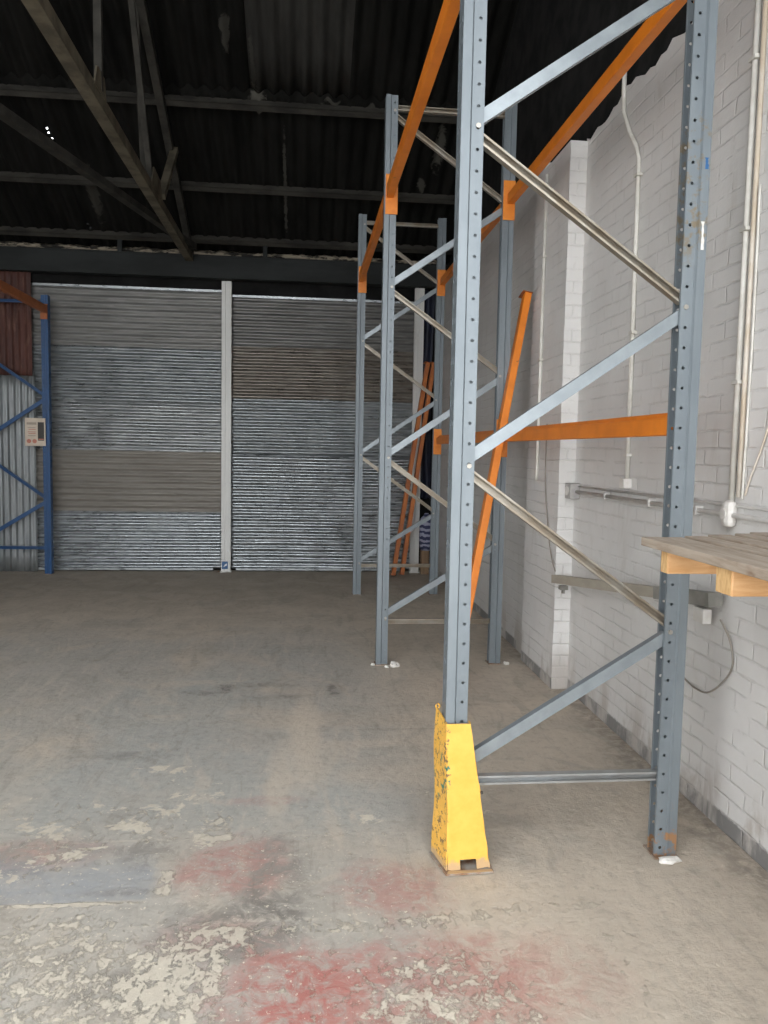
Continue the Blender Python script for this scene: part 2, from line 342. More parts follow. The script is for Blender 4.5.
def smooth_path(pts, n=6):
    P = [Vector(p) for p in pts]; out = []
    for i in range(len(P)-1):
        a, b, c, d = P[max(i-1, 0)], P[i], P[i+1], P[min(i+2, len(P)-1)]
        for j in range(n):
            t = j/n
            out.append(.5*((2*b) + (c-a)*t + (2*a-5*b+4*c-d)*t*t + (3*b-a-3*c+d)*t**3))
    return out + [P[-1]]
def tag(o, label, cat, group=None):
    o['label'] = label; o['category'] = cat
    if group: o['group'] = group
    return o
def thing(name, label, cat, loc=(0, 0, 0), group=None):
    o = bpy.data.objects.new(name, None); C.objects.link(o); o.location = loc; o.empty_display_size = .1
    return tag(o, label, cat, group)
def struct(o): o['kind'] = 'structure'; return o
def copy_tree(o, parent=None):
    c = o.copy(); C.objects.link(c)
    if parent: c.parent = parent
    for ch in list(o.children): copy_tree(ch, c)
    return c

# ------------------------------------------------------------------ setting
XL, XR, YB, YF = -5.0, 1.744, 9.835, -.7
PX, FX, P0, P1 = 1.6355, 1.682, 4.886, 5.61
ZW = 3.54
struct(MB().box((XL - .3, YF, -.3), (XR + .3, YB + .4, 0)).build('floor', 'floor'))
struct(MB().box((-14, -16, -.34), (14, YF, -.02)).build('ground', 'concrete_out'))

def wall_run(name, x0, ya, yb, m, thick, ztop=ZW, jag=.05, parent=None, seed=1):
    rr = random.Random(seed); b = MB(); n = max(3, int((yb-ya)/.06)); top = []
    hgt = 0
    for i in range(n+1):
        hgt = .7*hgt + rr.uniform(-jag, jag)*.5; top.append(ztop + max(-.05, min(.05, hgt)))
    vs = []
    for i in range(n+1):
        y = ya + (yb-ya)*i/n
        vs += [(x0, y, 0), (x0, y, top[i]), (x0+thick, y, top[i]), (x0+thick, y, 0)]
    fs = []
    for i in range(n):
        a, c = i*4, i*4+4
        for j in range(4): fs.append((a+j, c+j, c+(j+1) % 4, a+(j+1) % 4))
    fs += [(0,1,2,3), (n*4+3, n*4+2, n*4+1, n*4)]
    return b.add(vs, fs).build(name, m, parent)
wr = struct(wall_run('wall_right', XR, YF, P0 + .02, 'brick', .3, seed=3))
wall_run('far_bay', FX, P1 - .02, YB + .3, 'brick_far', .36, ZW + .08, parent=wr, seed=5)
# the pier: its own courses, slightly uneven corner
b = MB(); rr = random.Random(4); nz = 47
vs = []
for i in range(nz+1):
    z = 3.505*i/nz; j = rr.uniform(-.003, .003)
    vs += [(PX+j, P0+j, z), (PX+j, P1, z), (2.0, P1, z), (2.0, P0+j*.5, z)]
fs = [(i*4+j, i*4+(j+1) % 4, i*4+4+(j+1) % 4, i*4+4+j) for i in range(nz) for j in range(4)] + [(3,2,1,0), (nz*4, nz*4+1, nz*4+2, nz*4+3)]
b.add(vs, fs).build('pier', 'brick', wr)

ridge_y, eave_z, kslope = 1.0, 3.80, .48
def roof_z(y): return eave_z + kslope*(YB - y) if y >= ridge_y else eave_z + kslope*(YB - ridge_y) - kslope*(ridge_y - y)*.98
# gable above the white brick: dark boarding up to the roof
def gable(name, x0, x1, m, zb):
    ys = [YF, ridge_y, YB + .3]; vs = []
    for x in (x0, x1):
        vs += [(x, y, zb) for y in ys] + [(x, y, roof_z(y) + .25) for y in ys]
    fs = [(0,1,4,3), (1,2,5,4), (6,9,10,7), (7,10,11,8), (0,6,7,1), (1,7,8,2), (3,4,10,9), (4,5,11,10), (0,3,9,6), (2,8,11,5)]
    return MB().add(vs, fs).build(name, m)
struct(gable('wall_gable', XR + .05, XR + .28, 'soot_wall', ZW - .2))
wl = struct(MB().box((XL - .3, YF, 0), (XL, YB + .3, 4.1)).build('wall_left', 'brick'))
g2 = gable('gable_boarding', XL - .28, XL - .02, 'soot_wall', 4.0); g2.parent = wl
struct(MB().box((XL, YF - .2, 5.2), (XR, YF, 8.3)).build('wall_front', 'soot_wall'))

# corrugated roof in overlapping tiers, a few rusted-through pinholes
holes = [(-2.605, 8.36), (-2.60, 8.41), (-2.585, 8.47), (-2.57, 8.55), (-2.565, 8.60), (-2.53, 9.52), (-2.50, 9.58), (-.278, 7.955)]
def roof_tier(name, x0, x1, ya, yb, m, lift, parent=None, amp=.026, pitch=.146):
    cols = int(round((x1-x0)/pitch*8)); xs = [x0 + (x1-x0)*i/cols for i in range(cols+1)]
    rows = {ya, yb}
    hs = [h for h in holes if ya < h[1] < yb and x0 < h[0] < x1]
    for h in hs: rows |= {h[1]-.012, h[1]+.012}
    y = ya
    while y < yb: rows.add(y); y += .5
    rows = sorted(rows)
    if ya < ridge_y < yb: rows = sorted(set(rows) | {ridge_y})
    vs = [(x, y, roof_z(y) + .17 + lift + amp*math.sin(2*PI*x/pitch)) for y in rows for x in xs]; fs = []
    n = len(xs)
    for r in range(len(rows)-1):
        for c in range(cols):
            if any(abs((rows[r]+rows[r+1])/2 - h[1]) < .011 and abs((xs[c]+xs[c+1])/2 - h[0]) < .0093 for h in hs): continue
            fs.append((r*n+c, r*n+c+1, (r+1)*n+c+1, (r+1)*n+c))
    o = MB().add(vs, fs).build(name, m, parent, True, .007)
    return o
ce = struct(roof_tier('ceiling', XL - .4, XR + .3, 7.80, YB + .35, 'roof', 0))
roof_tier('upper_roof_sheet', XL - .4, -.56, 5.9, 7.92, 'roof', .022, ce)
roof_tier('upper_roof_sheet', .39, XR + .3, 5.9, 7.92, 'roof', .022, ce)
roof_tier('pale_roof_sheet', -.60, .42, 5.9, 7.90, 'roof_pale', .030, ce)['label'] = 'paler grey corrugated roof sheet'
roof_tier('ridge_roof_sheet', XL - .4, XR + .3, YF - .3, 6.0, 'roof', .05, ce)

# back wall: dark boarding behind, corrugated sheets, shutters
wb = struct(MB().box((XL, YB + .12, 0), (XR + .2, YB + .35, 4.6)).build('wall_back', 'soot'))

def h_sheet(x0, x1, z0, z1, ybase, m, name, parent, pitch=.076, amp=.010, dent=.004, seed=0, tilt=0):
    rr = random.Random(seed); nx = 40; nz = int((z1-z0)/pitch*8)
    ph = [[rr.uniform(0, 6.28) for _ in range(4)] for _ in range(3)]
    vs = []
    for i in range(nz+1):
        z = z0 + (z1-z0)*i/nz
        for j in range(nx+1):
            x = x0 + (x1-x0)*j/nx
            d = dent*(math.sin(3.1*x + 5*z + ph[0][0]) + math.sin(7.3*x - 9*z + ph[0][1]) + .6*math.sin(15*x + 3*z + ph[1][0]))
            zz = z + dent*.8*math.sin(2.2*x + ph[1][1]) + tilt*(x - x0)
            vs.append((x, ybase + d + amp*math.sin(2*PI*z/pitch), zz))
    n = nx+1
    fs = [(i*n+j, i*n+j+1, (i+1)*n+j+1, (i+1)*n+j) for i in range(nz) for j in range(nx)]
    return MB().add(vs, fs).build(name, m, parent, True, .0015)
def shutter(name, x0, x1, bands, label):
    e = bpy.data.objects.new(name, None); C.objects.link(e); e.location = ((x0+x1)/2, YB, 0); struct(e); e['label'] = label
    e.empty_display_size = .1
    cx = (x0+x1)/2
    for i, (z0, z1, m, amp, dent, lab) in enumerate(bands):
        o = h_sheet(x0-cx, x1-cx, z0, z1 + (.02 if i < len(bands)-1 else 0), (-.006 if i % 2 else .006) - .01*(m == 'sh_crumple'), m, 'slat_panel', e, amp=amp, dent=dent, seed=i*7+int(abs(x0)*10))
        if lab: o['label'] = lab
    return e
d1 = shutter('door_1', -3.30, -1.0, [(.035, .743, 'sh_bright', .0125, .0008, 'bright silver ribbed slats'), (.743, 1.467, 'sh_taupe', .008, .0012, 'taupe stained slats'),
     (1.467, 2.073, 'sh_blue2', .008, .0035, 'dented silver grey slats'), (2.073, 2.722, 'sh_blue', .009, .003, 'dented blue grey slats'), (2.722, 3.445, 'sh_grey', .009, .0025, 'dull grey slats')],
     'left corrugated grey roller shutter, with a bright ribbed band at its foot')
d2 = shutter('door_2', -.93, 1.40, [(.03, .719, 'sh_crumple', .009, .0045, 'crumpled silver slats'), (.719, 1.449, 'sh_crumple', .009, .0045, 'crumpled silver slats'),
     (1.449, 2.159, 'sh_blue', .009, .002, 'blue grey slats'), (2.159, 2.774, 'sh_dirty', .010, .003, 'brown stained slats'), (2.774, 3.395, 'sh_dark', .010, .0015, 'dark grey slats')],
     'right corrugated grey roller shutter, with a brown stained band near its top')
for e, x0, x1, zt in ((d1, -3.30, -1.02, 3.45), (d2, -.90, 1.36, 3.40)):
    MB().box((x0-e.location.x, -.025, zt-.015), (x1-e.location.x, .05, zt+.012)).build('top_rail', 'sh_bright', e)
    MB().bar((x0+.05-e.location.x, -.028, .03), (x1-.10-e.location.x, -.028, .03), .03, .035).build('bottom_bar', 'sh_bright', e, bevel=.008)
    MB().box((x0-e.location.x, .0, zt+.0), (x1-e.location.x, .1, 3.75)).build('head_board', 'soot', e)  # near-black sheet standing in for the shade in the gap above the shutter

def guide(x0, x1, zt, label):
    t = thing('shutter_guide', label, 'post', ((x0+x1)/2, YB - .05, 0), 'white shutter guide posts')
    w = (x1-x0)/2
    MB().sweep((0, 0, 0), (0, 0, zt), [(-w, -.045), (-w, .03), (-w*.25, .03), (-w*.2, .022), (-w*.05, .022), (0, .03), (w, .03), (w, -.045)], (1, 0, 0), True, True).build('channel', 'white_steel', t)
    MB().box((-w-.01, -.05, 0), (w+.01, .045, .012)).build('foot_plate', 'white_steel', t)
    return t
g1 = guide(-1.022, -.906, 3.56, 'tall white steel guide post with a blue sticker, between the two shutters')
MB().box((-.048, -.034, .04), (.025, -.0305, .135)).build('sticker', 'sticker_blue', g1)
MB().add([(-.03, -.0352, .065), (.012, -.0352, .085), (.012, -.0352, .11), (-.01, -.0352, .098)], [(0,1,2,3)]).build('sticker_mark', 'sticker_white', g1, solid=.001)
MB().tube([(.024, -.03, .27), (.024, -.048, .27)], .012).build('bolt', 'sticker_white', g1)
guide(1.347, 1.461, 3.57, 'tall white steel guide post right of both shutters, beside the corner')

def v_sheet(name, x0, x1, z0, z1, y, m, label, slant=0):
    nx = int((x1-x0)/.076*8); vs = []; nz = 12
    for i in range(nz+1):
        for j in range(nx+1):
            x = x0 + (x1-x0)*j/nx; z = z0 + (z1-z0)*i/nz
            vs.append((x + slant*z, y + .009*math.sin(2*PI*x/.076) + .003*math.sin(3*z + 2*x), z))
    n = nx+1
    o = MB().add(vs, [(i*n+j, i*n+j+1, (i+1)*n+j+1, (i+1)*n+j) for i in range(nz) for j in range(nx)]).build(name, m, None, True, .0015)
    return tag(o, label, 'metal sheet')
v_sheet('corrugated_sheet', -4.98, -3.22, 0, 2.42, YB - .06, 'galv_v', 'silver galvanised corrugated sheet standing upright behind the blue rack')
v_sheet('corrugated_sheet', -4.98, -3.245, 2.36, 3.62, YB - .085, 'rust_v', 'rust-red corrugated sheet above the silver sheet, under the dark beam')

# dark beam over the shutters and the torn lining above it
t = thing('steel_beam', 'long dark grey steel beam above both shutters', 'beam', (0, YB - .12, 3.57))
x0, x1 = XL, FX
hgt = .265
MB().box((x0, -.07, 0), (x1, .07, .014)).box((x0, -.07, hgt-.014), (x1, .07, hgt)).build('flange', 'dark_beam', t)
MB().box((x0, -.058, .014), (x1, -.02, hgt-.014)).build('web', 'dark_beam', t)
for xx in (-2.2, -.5):
    MB().bar((xx, -.03, hgt), (xx, -.03, hgt+.16), .05, .05).build('cleat', 'dark_beam', t)
rr = random.Random(11); vs = []; nx = 150
for i in range(nx+1):
    x = XL + (FX-XL)*i/nx
    for j in range(7):
        z = 3.84 + .085*j/6 + rr.uniform(-.012, .012)
        vs.append((x, YB - .03 + .03*math.sin(j*1.3) + rr.uniform(-.015, .015), z))
o = MB().add(vs, [(i*7+j, (i+1)*7+j, (i+1)*7+j+1, i*7+j+1) for i in range(nx) for j in range(6)]).build('eaves_lining', 'lining', None, True, .01)
tag(o, 'torn sooty lining with pale ragged streaks, along the eaves above the dark beam', 'lining')

# purlins
pur = [(9.64, 'lowest of the roof purlins, just above the dark beam'), (8.865, 'middle roof purlin, second up from the dark beam'), (7.88, 'upper roof purlin, crossing beneath the paler roof sheet'), (6.88, None)]
for y, lab in pur:
    if lab is None: continue
    z = roof_z(y) + (.10 if y > 9.5 else .09)
    b = MB(); ang = math.atan(kslope)
    m4 = Matrix.Translation((0, y, z)) @ Matrix.Rotation(-ang, 4, 'X')
    b.box((XL, -.035, -.012), (FX + .1, .035, -.004), m4); b.box((XL, -.035, -.012), (FX + .1, -.027, .055), m4)
    tag(b.build('roof_purlin', 'purlin'), lab, 'purlin', 'purlins under the roof')

# roof truss running towards the viewer along x = -1.37
TX = -1.39
t = thing('roof_truss', 'grimy steel roof truss with web struts, hanging from the dark corrugated roof', 'truss', (TX, 9.6, 3.8))
def part_bar(name, a, b, w, h, m, parent=None):
    p = parent or t; o_ = Vector(p.location)
    return MB().bar(Vector(a) - o_, Vector(b) - o_, w, h).build(name, m, p)
part_bar('bottom_chord', (TX, 9.78, 3.80), (TX, -.68, 3.80), .085, .09, 'truss')
part_bar('rafter', (TX, 9.75, roof_z(9.75) + .02), (TX, 1.0, roof_z(1.0) + .02), .07, .09, 'truss_dark')
for (a, b, w, m) in (((TX+.03, 5.43, 3.85), (TX+.03, 5.40, 6.0), .05, 'truss_dark'), ((TX+.02, 7.2, 3.85), (TX+.02, 6.0, 5.7), .045, 'truss_dark'),
                     ((TX-.05, 7.28, 3.85), (TX-.05, 6.95, 5.25), .045, 'truss_dark'), ((TX+.04, 7.6, 3.86), (TX+.04, 8.35, 4.56), .07, 'truss'),
                     ((TX, 3.9, 3.85), (TX, 5.4, 5.98), .07, 'truss_dark'), ((TX, 3.4, 3.85), (TX, 3.4, 6.95), .07, 'truss_dark'), ((TX, 1.0, 3.85), (TX, 1.0, 8.1), .07, 'truss_dark')):
    part_bar('web_strut', a, b, w, w*.8, m)
MB().add([(.045, -2.0, .02), (.045, -2.5, .02), (.045, -2.4, .19), (.045, -2.1, .17)], [(0,1,2,3)]).build('gusset_plate', 'truss', t, solid=.012)
MB().add([(.045, -4.05, .02), (.045, -4.35, .02), (.045, -4.28, .16), (.045, -4.1, .16)], [(0,1,2,3)]).build('gusset_plate', 'truss', t, solid=.012)
tag(MB().bar((-1.30, 9.35, 3.85), (-2.95, 2.4, 3.85), .075, .065).build('wind_brace', 'truss_dark'), 'dark diagonal steel brace branching off the roof truss towards upper left', 'brace')

# ------------------------------------------------------------------ racking
PITCH = .0735
def hole_strip(b, p, q, z0, z1, ext, r, off=.5, el=1.0):     # sheet strip from p to q (2-D), with a hole in each pitch
    P, Q = Vector((*p, 0)), Vector((*q, 0)); L = (Q-P).length; d = (Q-P)/L
    n = int((z1-z0)/PITCH)
    for i in range(n):
        za = z0 + i*PITCH; zb = za + PITCH if i < n-1 else z1; zc = za + PITCH/2
        c = [(0, za), (L, za), (L, zb), (0, zb)]
        o_ = []
        for s in range(8):
            a = -PI/2 - PI/8 + s*PI/4
            o_.append((L*off + r*math.cos(a), zc + r*el*math.sin(a)))
        vs = [tuple(P + d*u + Vector((0, 0, z))) for u, z in c + o_]
        fs = []
        for s in range(4):
            fs.append((s, (s+1) % 4, 4 + (2*s+1), 4 + 2*s))
            fs.append(((s+1) % 4, 4 + (2*s+2) % 8, 4 + 2*s+1))
        b.add(vs, fs)
def upright_mesh(H, sg):
    """C-section with stepped flanges; web at local x=0 facing -sg, flanges run towards +sg."""
    b = MB(); hw, w = .040, .081
    P = [(w, -.020), (w, -.031), (.037, -.031), (.031, -hw), (0, -hw), (0, 0), (0, hw), (.031, hw), (.037, .031), (w, .031), (w, .020)]
    P = [(x*sg, y) for x, y in P]
    for i in range(len(P)-1):
        p, q = P[i], P[i+1]
        if i == 1: hole_strip(b, p, q, .0, H, 0, .0062, .46)
        elif i == 8: hole_strip(b, p, q, .0, H, 0, .0062, .54)
        elif i in (4, 5): hole_strip(b, p, q, .0, H, 0, .008, .5, 1.9)
        else: b.add([(*p, 0), (*q, 0), (*q, H), (*p, H)], [(0,1,2,3)])
    return b
def brace(name, a, b_, m, parent, open_front):
    s = 1 if open_front else -1; w, d, l = (.0165, .015, .007) if open_front else (.021, .015, .009)
    prof = [(w-l, -d*s), (w, -d*s), (w, d*s), (-w, d*s), (-w, -d*s), (-w+l, -d*s)]
    a, b_ = Vector(a), Vector(b_); dr = (b_-a).normalized(); side = dr.cross(Vector((0, 1, 0)))
    # profile normal axis must be world y
    q = MB(); k = len(prof); vs = [Pp + side*p_ + Vector((0, n_, 0)) for Pp in (a, b_) for p_, n_ in prof]
    q.add(vs, [(i, i+1, k+i+1, k+i) for i in range(k-1)])
    return q.build(name, m, parent, False, .002)
def make_frame(loc, H, mats, label, group, W=.915, low=None):
    t = thing('rack_frame', label, 'rack frame', loc, group)
    up, bb, bg, bo = mats; h = W/2; ups = []
    for sg, m in ((1, up[0]), (-1, up[1])):
        u = upright_mesh(H, sg).build('upright', m, t, False, .0022, loc=(-h*sg, 0, 0)); ups.append(u)
        MB().box((min(-.01*sg, .09*sg), -.052, 0), (max(-.01*sg, .09*sg), .052, .006)).build('base_plate', 'rust_plate', u)
    e = h - .062
    zs = [.345, .885, 1.50, 2.095, 2.69, 3.285]
    while zs[-1] + .6 < H - .06: zs.append(zs[-1] + .595)
    while zs[-1] > H - .08: zs.pop()
    brace('horizontal_brace', (-e, 0, .315), (e, 0, .315), low or bg, t, True)
    brace('horizontal_brace', (-e, 0, H - .075), (e, 0, H - .075), bg, t, True)
    for i in range(len(zs)-1):
        xa = -e if i % 2 == 0 else e
        za, zb = zs[i] + .028, zs[i+1] - .022
        brace('diagonal_brace', (xa, 0, za), (-xa, 0, zb), bb if i % 2 == 0 else bg, t, i % 2 == 1)
    for i, z in enumerate(zs):
        x = (-e if i % 2 == 0 else e)
        MB().tube([(x, -.031, z), (x, -.038, z)], .0095, 6).build('bolt', bo, t)
    return t
Y1, BAY, FXC = 2.8065, 2.7305, .988
frames = []
f1 = make_frame((FXC, Y1, 0), 3.98, (('blue_steel', 'rusted_steel'), 'brace_blue', 'galv', 'bolt'), 'nearest grey-blue rack frame, with the yellow guard at its foot', 'grey-blue rack frames', low='zinc')
u1 = [c for c in f1.children if c.name.startswith('upright') and c.location.x > 0][0]
for name, m_, (xa, xb, za, zb) in (('label_remnant', 'plaster', (-.024, -.008, 2.30, 2.40)), ('paint_mark', 'sticker_blue', (-.022, -.004, 2.585, 2.625))):
    rr = random.Random(5); L_ = [(xa + rr.uniform(0, .005), za + (zb-za)*i/6) for i in range(7)] + [(xb - rr.uniform(0, .006), zb - (zb-za)*i/6) for i in range(7)]
    MB().add([(x, -.0415, z) for x, z in L_], [tuple(range(14))]).build(name, m_, u1, False, .001)
f2 = make_frame((FXC, Y1 + BAY, 0), 3.98, (('blue_steel', 'blue_steel'), 'brace_blue', 'galv', 'bolt'), 'middle grey-blue rack frame, second back from the yellow guard', 'grey-blue rack frames')
f3 = make_frame((FXC, Y1 + 2*BAY, 0), 3.98, (('blue_steel', 'blue_steel'), 'brace_blue', 'galv', 'bolt'), 'farthest grey-blue rack frame, standing closest to the shutters', 'grey-blue rack frames')

BP = [(-.025, -.045), (.025, -.045), (.025, .045), (-.004, .045), (-.004, .024), (-.025, .024)]   # stepped box section
def beam_parts(t, L, m, me, flip, ends=(True, True)):
    """beam along local y from 0 to L, centred in height; connectors wrap the uprights beyond each end"""
    pr_ = [(-x*flip, z) for x, z in BP]
    k = len(pr_); vs = [(x, y, z) for y in (.003, L-.003) for x, z in pr_]
    fs = [(i, (i+1) % k, k+(i+1) % k, k+i) for i in range(k)] + [tuple(range(k)), tuple(range(k, 2*k))]
    MB().add(vs, fs).build('beam_tube', m, t, False, 0, .004)
    for yy, s in ((0, 1), (L, -1)):
        b = MB()
        xo = -.031*flip; xi = (.054 if s < 0 else .024)*flip
        b.box((min(xo, xi), min(yy, yy+.005*s), -.155), (max(xo, xi), max(yy, yy+.005*s), .115))
        b.box((min(xo, xo+.005*flip), min(yy, yy-.05*s), -.155), (max(xo, xo+.005*flip), max(yy, yy-.05*s), .115))
        b.build('end_connector', me, t, False, 0, .0015)
LB = BAY - .084
def rack_beam(x, i, z, flip, label, m='orange', me='orange_end'):
    t = thing('rack_beam', label, 'rack beam', (x, Y1 + i*BAY + .042, z), 'orange rack beams')
    beam_parts(t, LB, m, me, flip); return t
LX, RX = FXC - .4575 + .036, FXC + .4575 - .027
ZU, ZM = 3.335, 1.674
rack_beam(LX, 0, ZU, 1, 'high orange beam on the aisle side, between the nearest and middle frames')
rack_beam(LX, 1, ZU, 1, 'high orange beam on the aisle side, between the middle and farthest frames')
rack_beam(RX, 0, ZU, -1, 'high orange beam on the wall side, between the nearest and middle frames')
rack_beam(RX, 1, ZU, -1, 'high orange beam on the wall side, between the middle and farthest frames')
rack_beam(RX, 0, ZM, -1, 'waist-high orange beam before the white pier, between the nearest and middle frames')
rack_beam(RX, 1, ZM, -1, 'waist-high orange beam farther back, between the middle and farthest frames')

def loose_beam(base, top, label, m='orange', roll=PI):
    a, c = Vector(base), Vector(top); t = thing('rack_beam', label, 'rack beam', a, 'loose orange rack beams')
    d = (c-a).normalized(); L = (c-a).length
    sx = Vector((1, 0, 0)); sx = (sx - d*sx.dot(d)).normalized(); sz = sx.cross(d)
    m3 = Matrix((sx, d, sz)).transposed() @ Matrix.Rotation(roll, 3, 'Y')
    t.rotation_euler = m3.to_euler()
    pr_ = BP; k = len(pr_)
    vs = [(x, y, z) for y in (.003, L-.003) for x, z in pr_]
    MB().add(vs, [(i, (i+1) % k, k+(i+1) % k, k+i) for i in range(k)] + [tuple(range(k)), tuple(range(k, 2*k))]).build('beam_tube', m, t, False, 0, .004)
    for yy, s in ((0, 1), (L, -1)):
        b = MB(); b.box((-.029, min(yy, yy+.005*s), -.055), (.045, max(yy, yy+.005*s), .075))
        b.build('end_connector', 'faded_orange', t, False, 0, .0015)
    return t
loose_beam((1.012, 5.03, .035), (1.58, 5.57, 2.69), 'loose orange beam leaning alone against the white wall, by the pier')
loose_beam((1.09, 9.36, .03), (1.50, 9.62, 2.64), 'loose orange beam leaning by the far corner, left one of the pair', 'orange_dusty')
loose_beam((1.205, 9.42, .03), (1.575, 9.64, 2.64), 'loose orange beam leaning by the far corner, right one of the pair', 'orange_dusty')

# blue rack at the left
bf = make_frame((-3.452, 9.60, 0), 3.28, (('blue', 'blue'), 'blue', 'blue', 'blue'), 'blue rack frame with the cream notice, at the left end of the shutters', None)
bf2 = None
t = thing('rack_beam', 'dull orange beam clipped to the top of the blue rack frame', 'rack beam', (-3.027, 9.555, 3.115), 'beam on the blue rack')
L_ = 2.65
k = len(BP); vs = [(x, y, z) for y in (-.006, -L_) for x, z in BP]
MB().add(vs, [(i, (i+1) % k, k+(i+1) % k, k+i) for i in range(k)] + [tuple(range(k)), tuple(range(k, 2*k))]).build('beam_tube', 'faded_orange', t, False, 0, .004)
MB().box((-.05, -.006, -.115), (.031, -.001, .06)).box((.026, -.006, -.115), (.031, .045, .06)).build('end_connector', 'faded_orange', t, False, 0, .0015)
bf2 = copy_tree(bf); bf2.location = (-3.452, 9.60 - L_ - .09, 0)
bf2['label'] = 'nearer blue rack frame holding the front end of the dull orange beam'

# notice on the blue rack
t = thing('notice_board', 'cream notice with a dark panel and red circles, on the blue rack post', 'notice', (-3.15, 9.545, 1.69))
MB().box((-.115, -.006, -.163), (.115, .004, .163)).build('card', 'notice', t)
MB().box((.03, -.009, -.10), (.10, -.0065, .115)).build('dark_panel', 'notice_dark', t)
MB().box((.035, -.0105, -.092), (.095, -.0092, -.078)).build('red_strip', 'notice_red', t)
MB().box((-.095, -.009, .085), (.015, -.0065, .112)).build('heading', 'notice_grey', t)
for i, z in enumerate((.05, .03, 0, -.02, -.045)):
    MB().box((-.085 + .01*(i % 2), -.0085, z-.004), (.005, -.0065, z+.004)).build('text_line', 'notice_red' if i in (1, 2, 3) else 'notice_grey', t)
for x in (-.072, -.008):
    MB().tube([(x, -.0065, -.108), (x, -.009, -.108)], .025, 18).build('red_disc', 'notice_red', t)

# yellow column guard
t = thing('column_guard', 'chipped yellow steel guard around the foot of the nearest rack upright', 'guard', (.61, 2.76, 0))
g = MB(); n = 22; vs = []; rr = random.Random(2)
top = [(-.098, .115), (-.080, -.012), (.008, -.012), (.010, .02)]; bot = [(-.104, .085), (-.070, -.052), (.088, -.042), (.094, .04)]
def gp(side, u, v):        # panel side 0..2, u along, v up
    a = Vector(top[side]).lerp(Vector(top[side+1]), u); b_ = Vector(bot[side]).lerp(Vector(bot[side+1]), u)
    p = b_.lerp(a, v); return Vector((p.x, p.y, .012 + v*.54))
rows, cols = 28, 10
edge = [rr.uniform(-.008, .008) for _ in range(60)]
for side in (0, 1, 2):
    vs = []; fs = []
    for i in range(rows+1):
        for j in range(cols+1):
            v, u = i/rows, j/cols
            p = gp(side, u, v)
            if side == 0: p += Vector((-.004*math.sin(9*v+1), 0, 0)); p.z += .022*(1-u)*v
            if i == 0: p.z += abs(edge[(side*11 + j) % 60])*.7
            if side == 1 and j == cols: p.x += edge[i]*.35
            vs.append(p)
    for i in range(rows):
        for j in range(cols):
            if side == 1 and i < 2 and 3 <= j < 7: continue
            fs.append((i*(cols+1)+j, i*(cols+1)+j+1, (i+1)*(cols+1)+j+1, (i+1)*(cols+1)+j))
    g.add(vs, fs)
o = g.build('guard_plate', 'yellow', t, False, .005)
bm = bmesh.new(); bm.from_mesh(o.data); bmesh.ops.remove_doubles(bm, verts=bm.verts, dist=.0035); bm.to_mesh(o.data); bm.free()
MB().add([(-.08, -.075, .008), (.10, -.066, .008), (.098, .05, .008), (-.12, .09, .008)], [(0,1,2,3)]).build('foot_plate', 'rust_plate', t, solid=.007)
MB().add([(-.076, -.074, .0126), (.096, -.066, .0126), (.094, -.052, .0126), (-.07, -.055, .0126)], [(0,1,2,3)]).build('painted_lip', 'yellow', t, solid=.001)
ring = [(-.093 + .007*math.cos(a), .112, .578 + .010*math.sin(a)) for a in [i*PI/8 - .9 for i in range(13)]]
MB().tube(ring, .0035, 8).build('curled_tab', 'yellow', t, True)
MB().tube([(.052, -.036, .30), (.052, -.042, .30)], .006, 8).build('bolt_hole', 'notice_dark', t)

# rubble at the feet
def lump(x, y, s, label, seed):
    rr = random.Random(seed); bm = bmesh.new(); bmesh.ops.create_icosphere(bm, subdivisions=2, radius=1)
    for v in bm.verts:
        k_ = 1 + rr.uniform(-.3, .3); v.co = Vector((v.co.x*s[0]*k_, v.co.y*s[1]*k_, max(v.co.z*s[2]*k_, -s[2]*.2)))
    me = bpy.data.meshes.new('plaster_lump'); bm.to_mesh(me); bm.free(); me.materials.append(M['plaster'])
    o = bpy.data.objects.new('plaster_lump', me); o.location = (x, y, s[2]*.2); C.objects.link(o)
    tag(o, label, 'rubble', 'plaster lumps on the floor')
lump(.655, 5.46, (.035, .03, .028), 'larger white plaster lump at the aisle-side foot of the middle rack frame', 1)
lump(.60, 5.435, (.018, .016, .014), 'small white plaster crumb at the front of the middle frame foot', 2)
lump(.505, 5.50, (.014, .014, .012), 'tiny white plaster crumb left of the middle frame foot', 3)
lump(1.405, 2.735, (.045, .022, .018), 'flat white plaster lump at the rusty foot of the nearest frame', 4)
lump(1.49, 5.49, (.02, .02, .016), 'white plaster crumb at the wall-side foot of the middle frame', 5)

# ------------------------------------------------------------------ pallet on a trestle
t = thing('timber_pallet', 'weathered timber pallet with fresh pine bearers, before the nearest frame', 'pallet', (1.1, 1.6, 1.19))
yaw = math.radians(0)
for i, (xa, xb, yb) in enumerate(((0, .14, 2.436), (.168, .245, 2.475), (.28, .36, 2.53), (.40, .455, 2.57), (.485, .56, 2.62))):
    b = MB(); b.box((xa, .62 - 1.6, .066), (xb, yb - 1.6, .094)); b.build('deck_board', 'deck_wood', t, False, 0, .003)
for i, (ya, yb, xa) in enumerate(((2.315, 2.36, .036), (1.935, 2.015, .030), (1.35, 1.43, .03), (.80, .88, .03))):
    o = MB().box((xa, ya - 1.6, -.010), (.55, yb - 1.6, .066)).build('bearer', 'pine', t, False, 0, .004)
    MB().box((xa - .0015, ya - 1.6 + .003, -.007), (xa + .004, yb - 1.6 - .003, .063)).build('end_grain', 'pine_end', o)
t = thing('timber_trestle', 'plain timber trestle carrying the weathered pallet', 'trestle', (1.42, 1.2, 0))
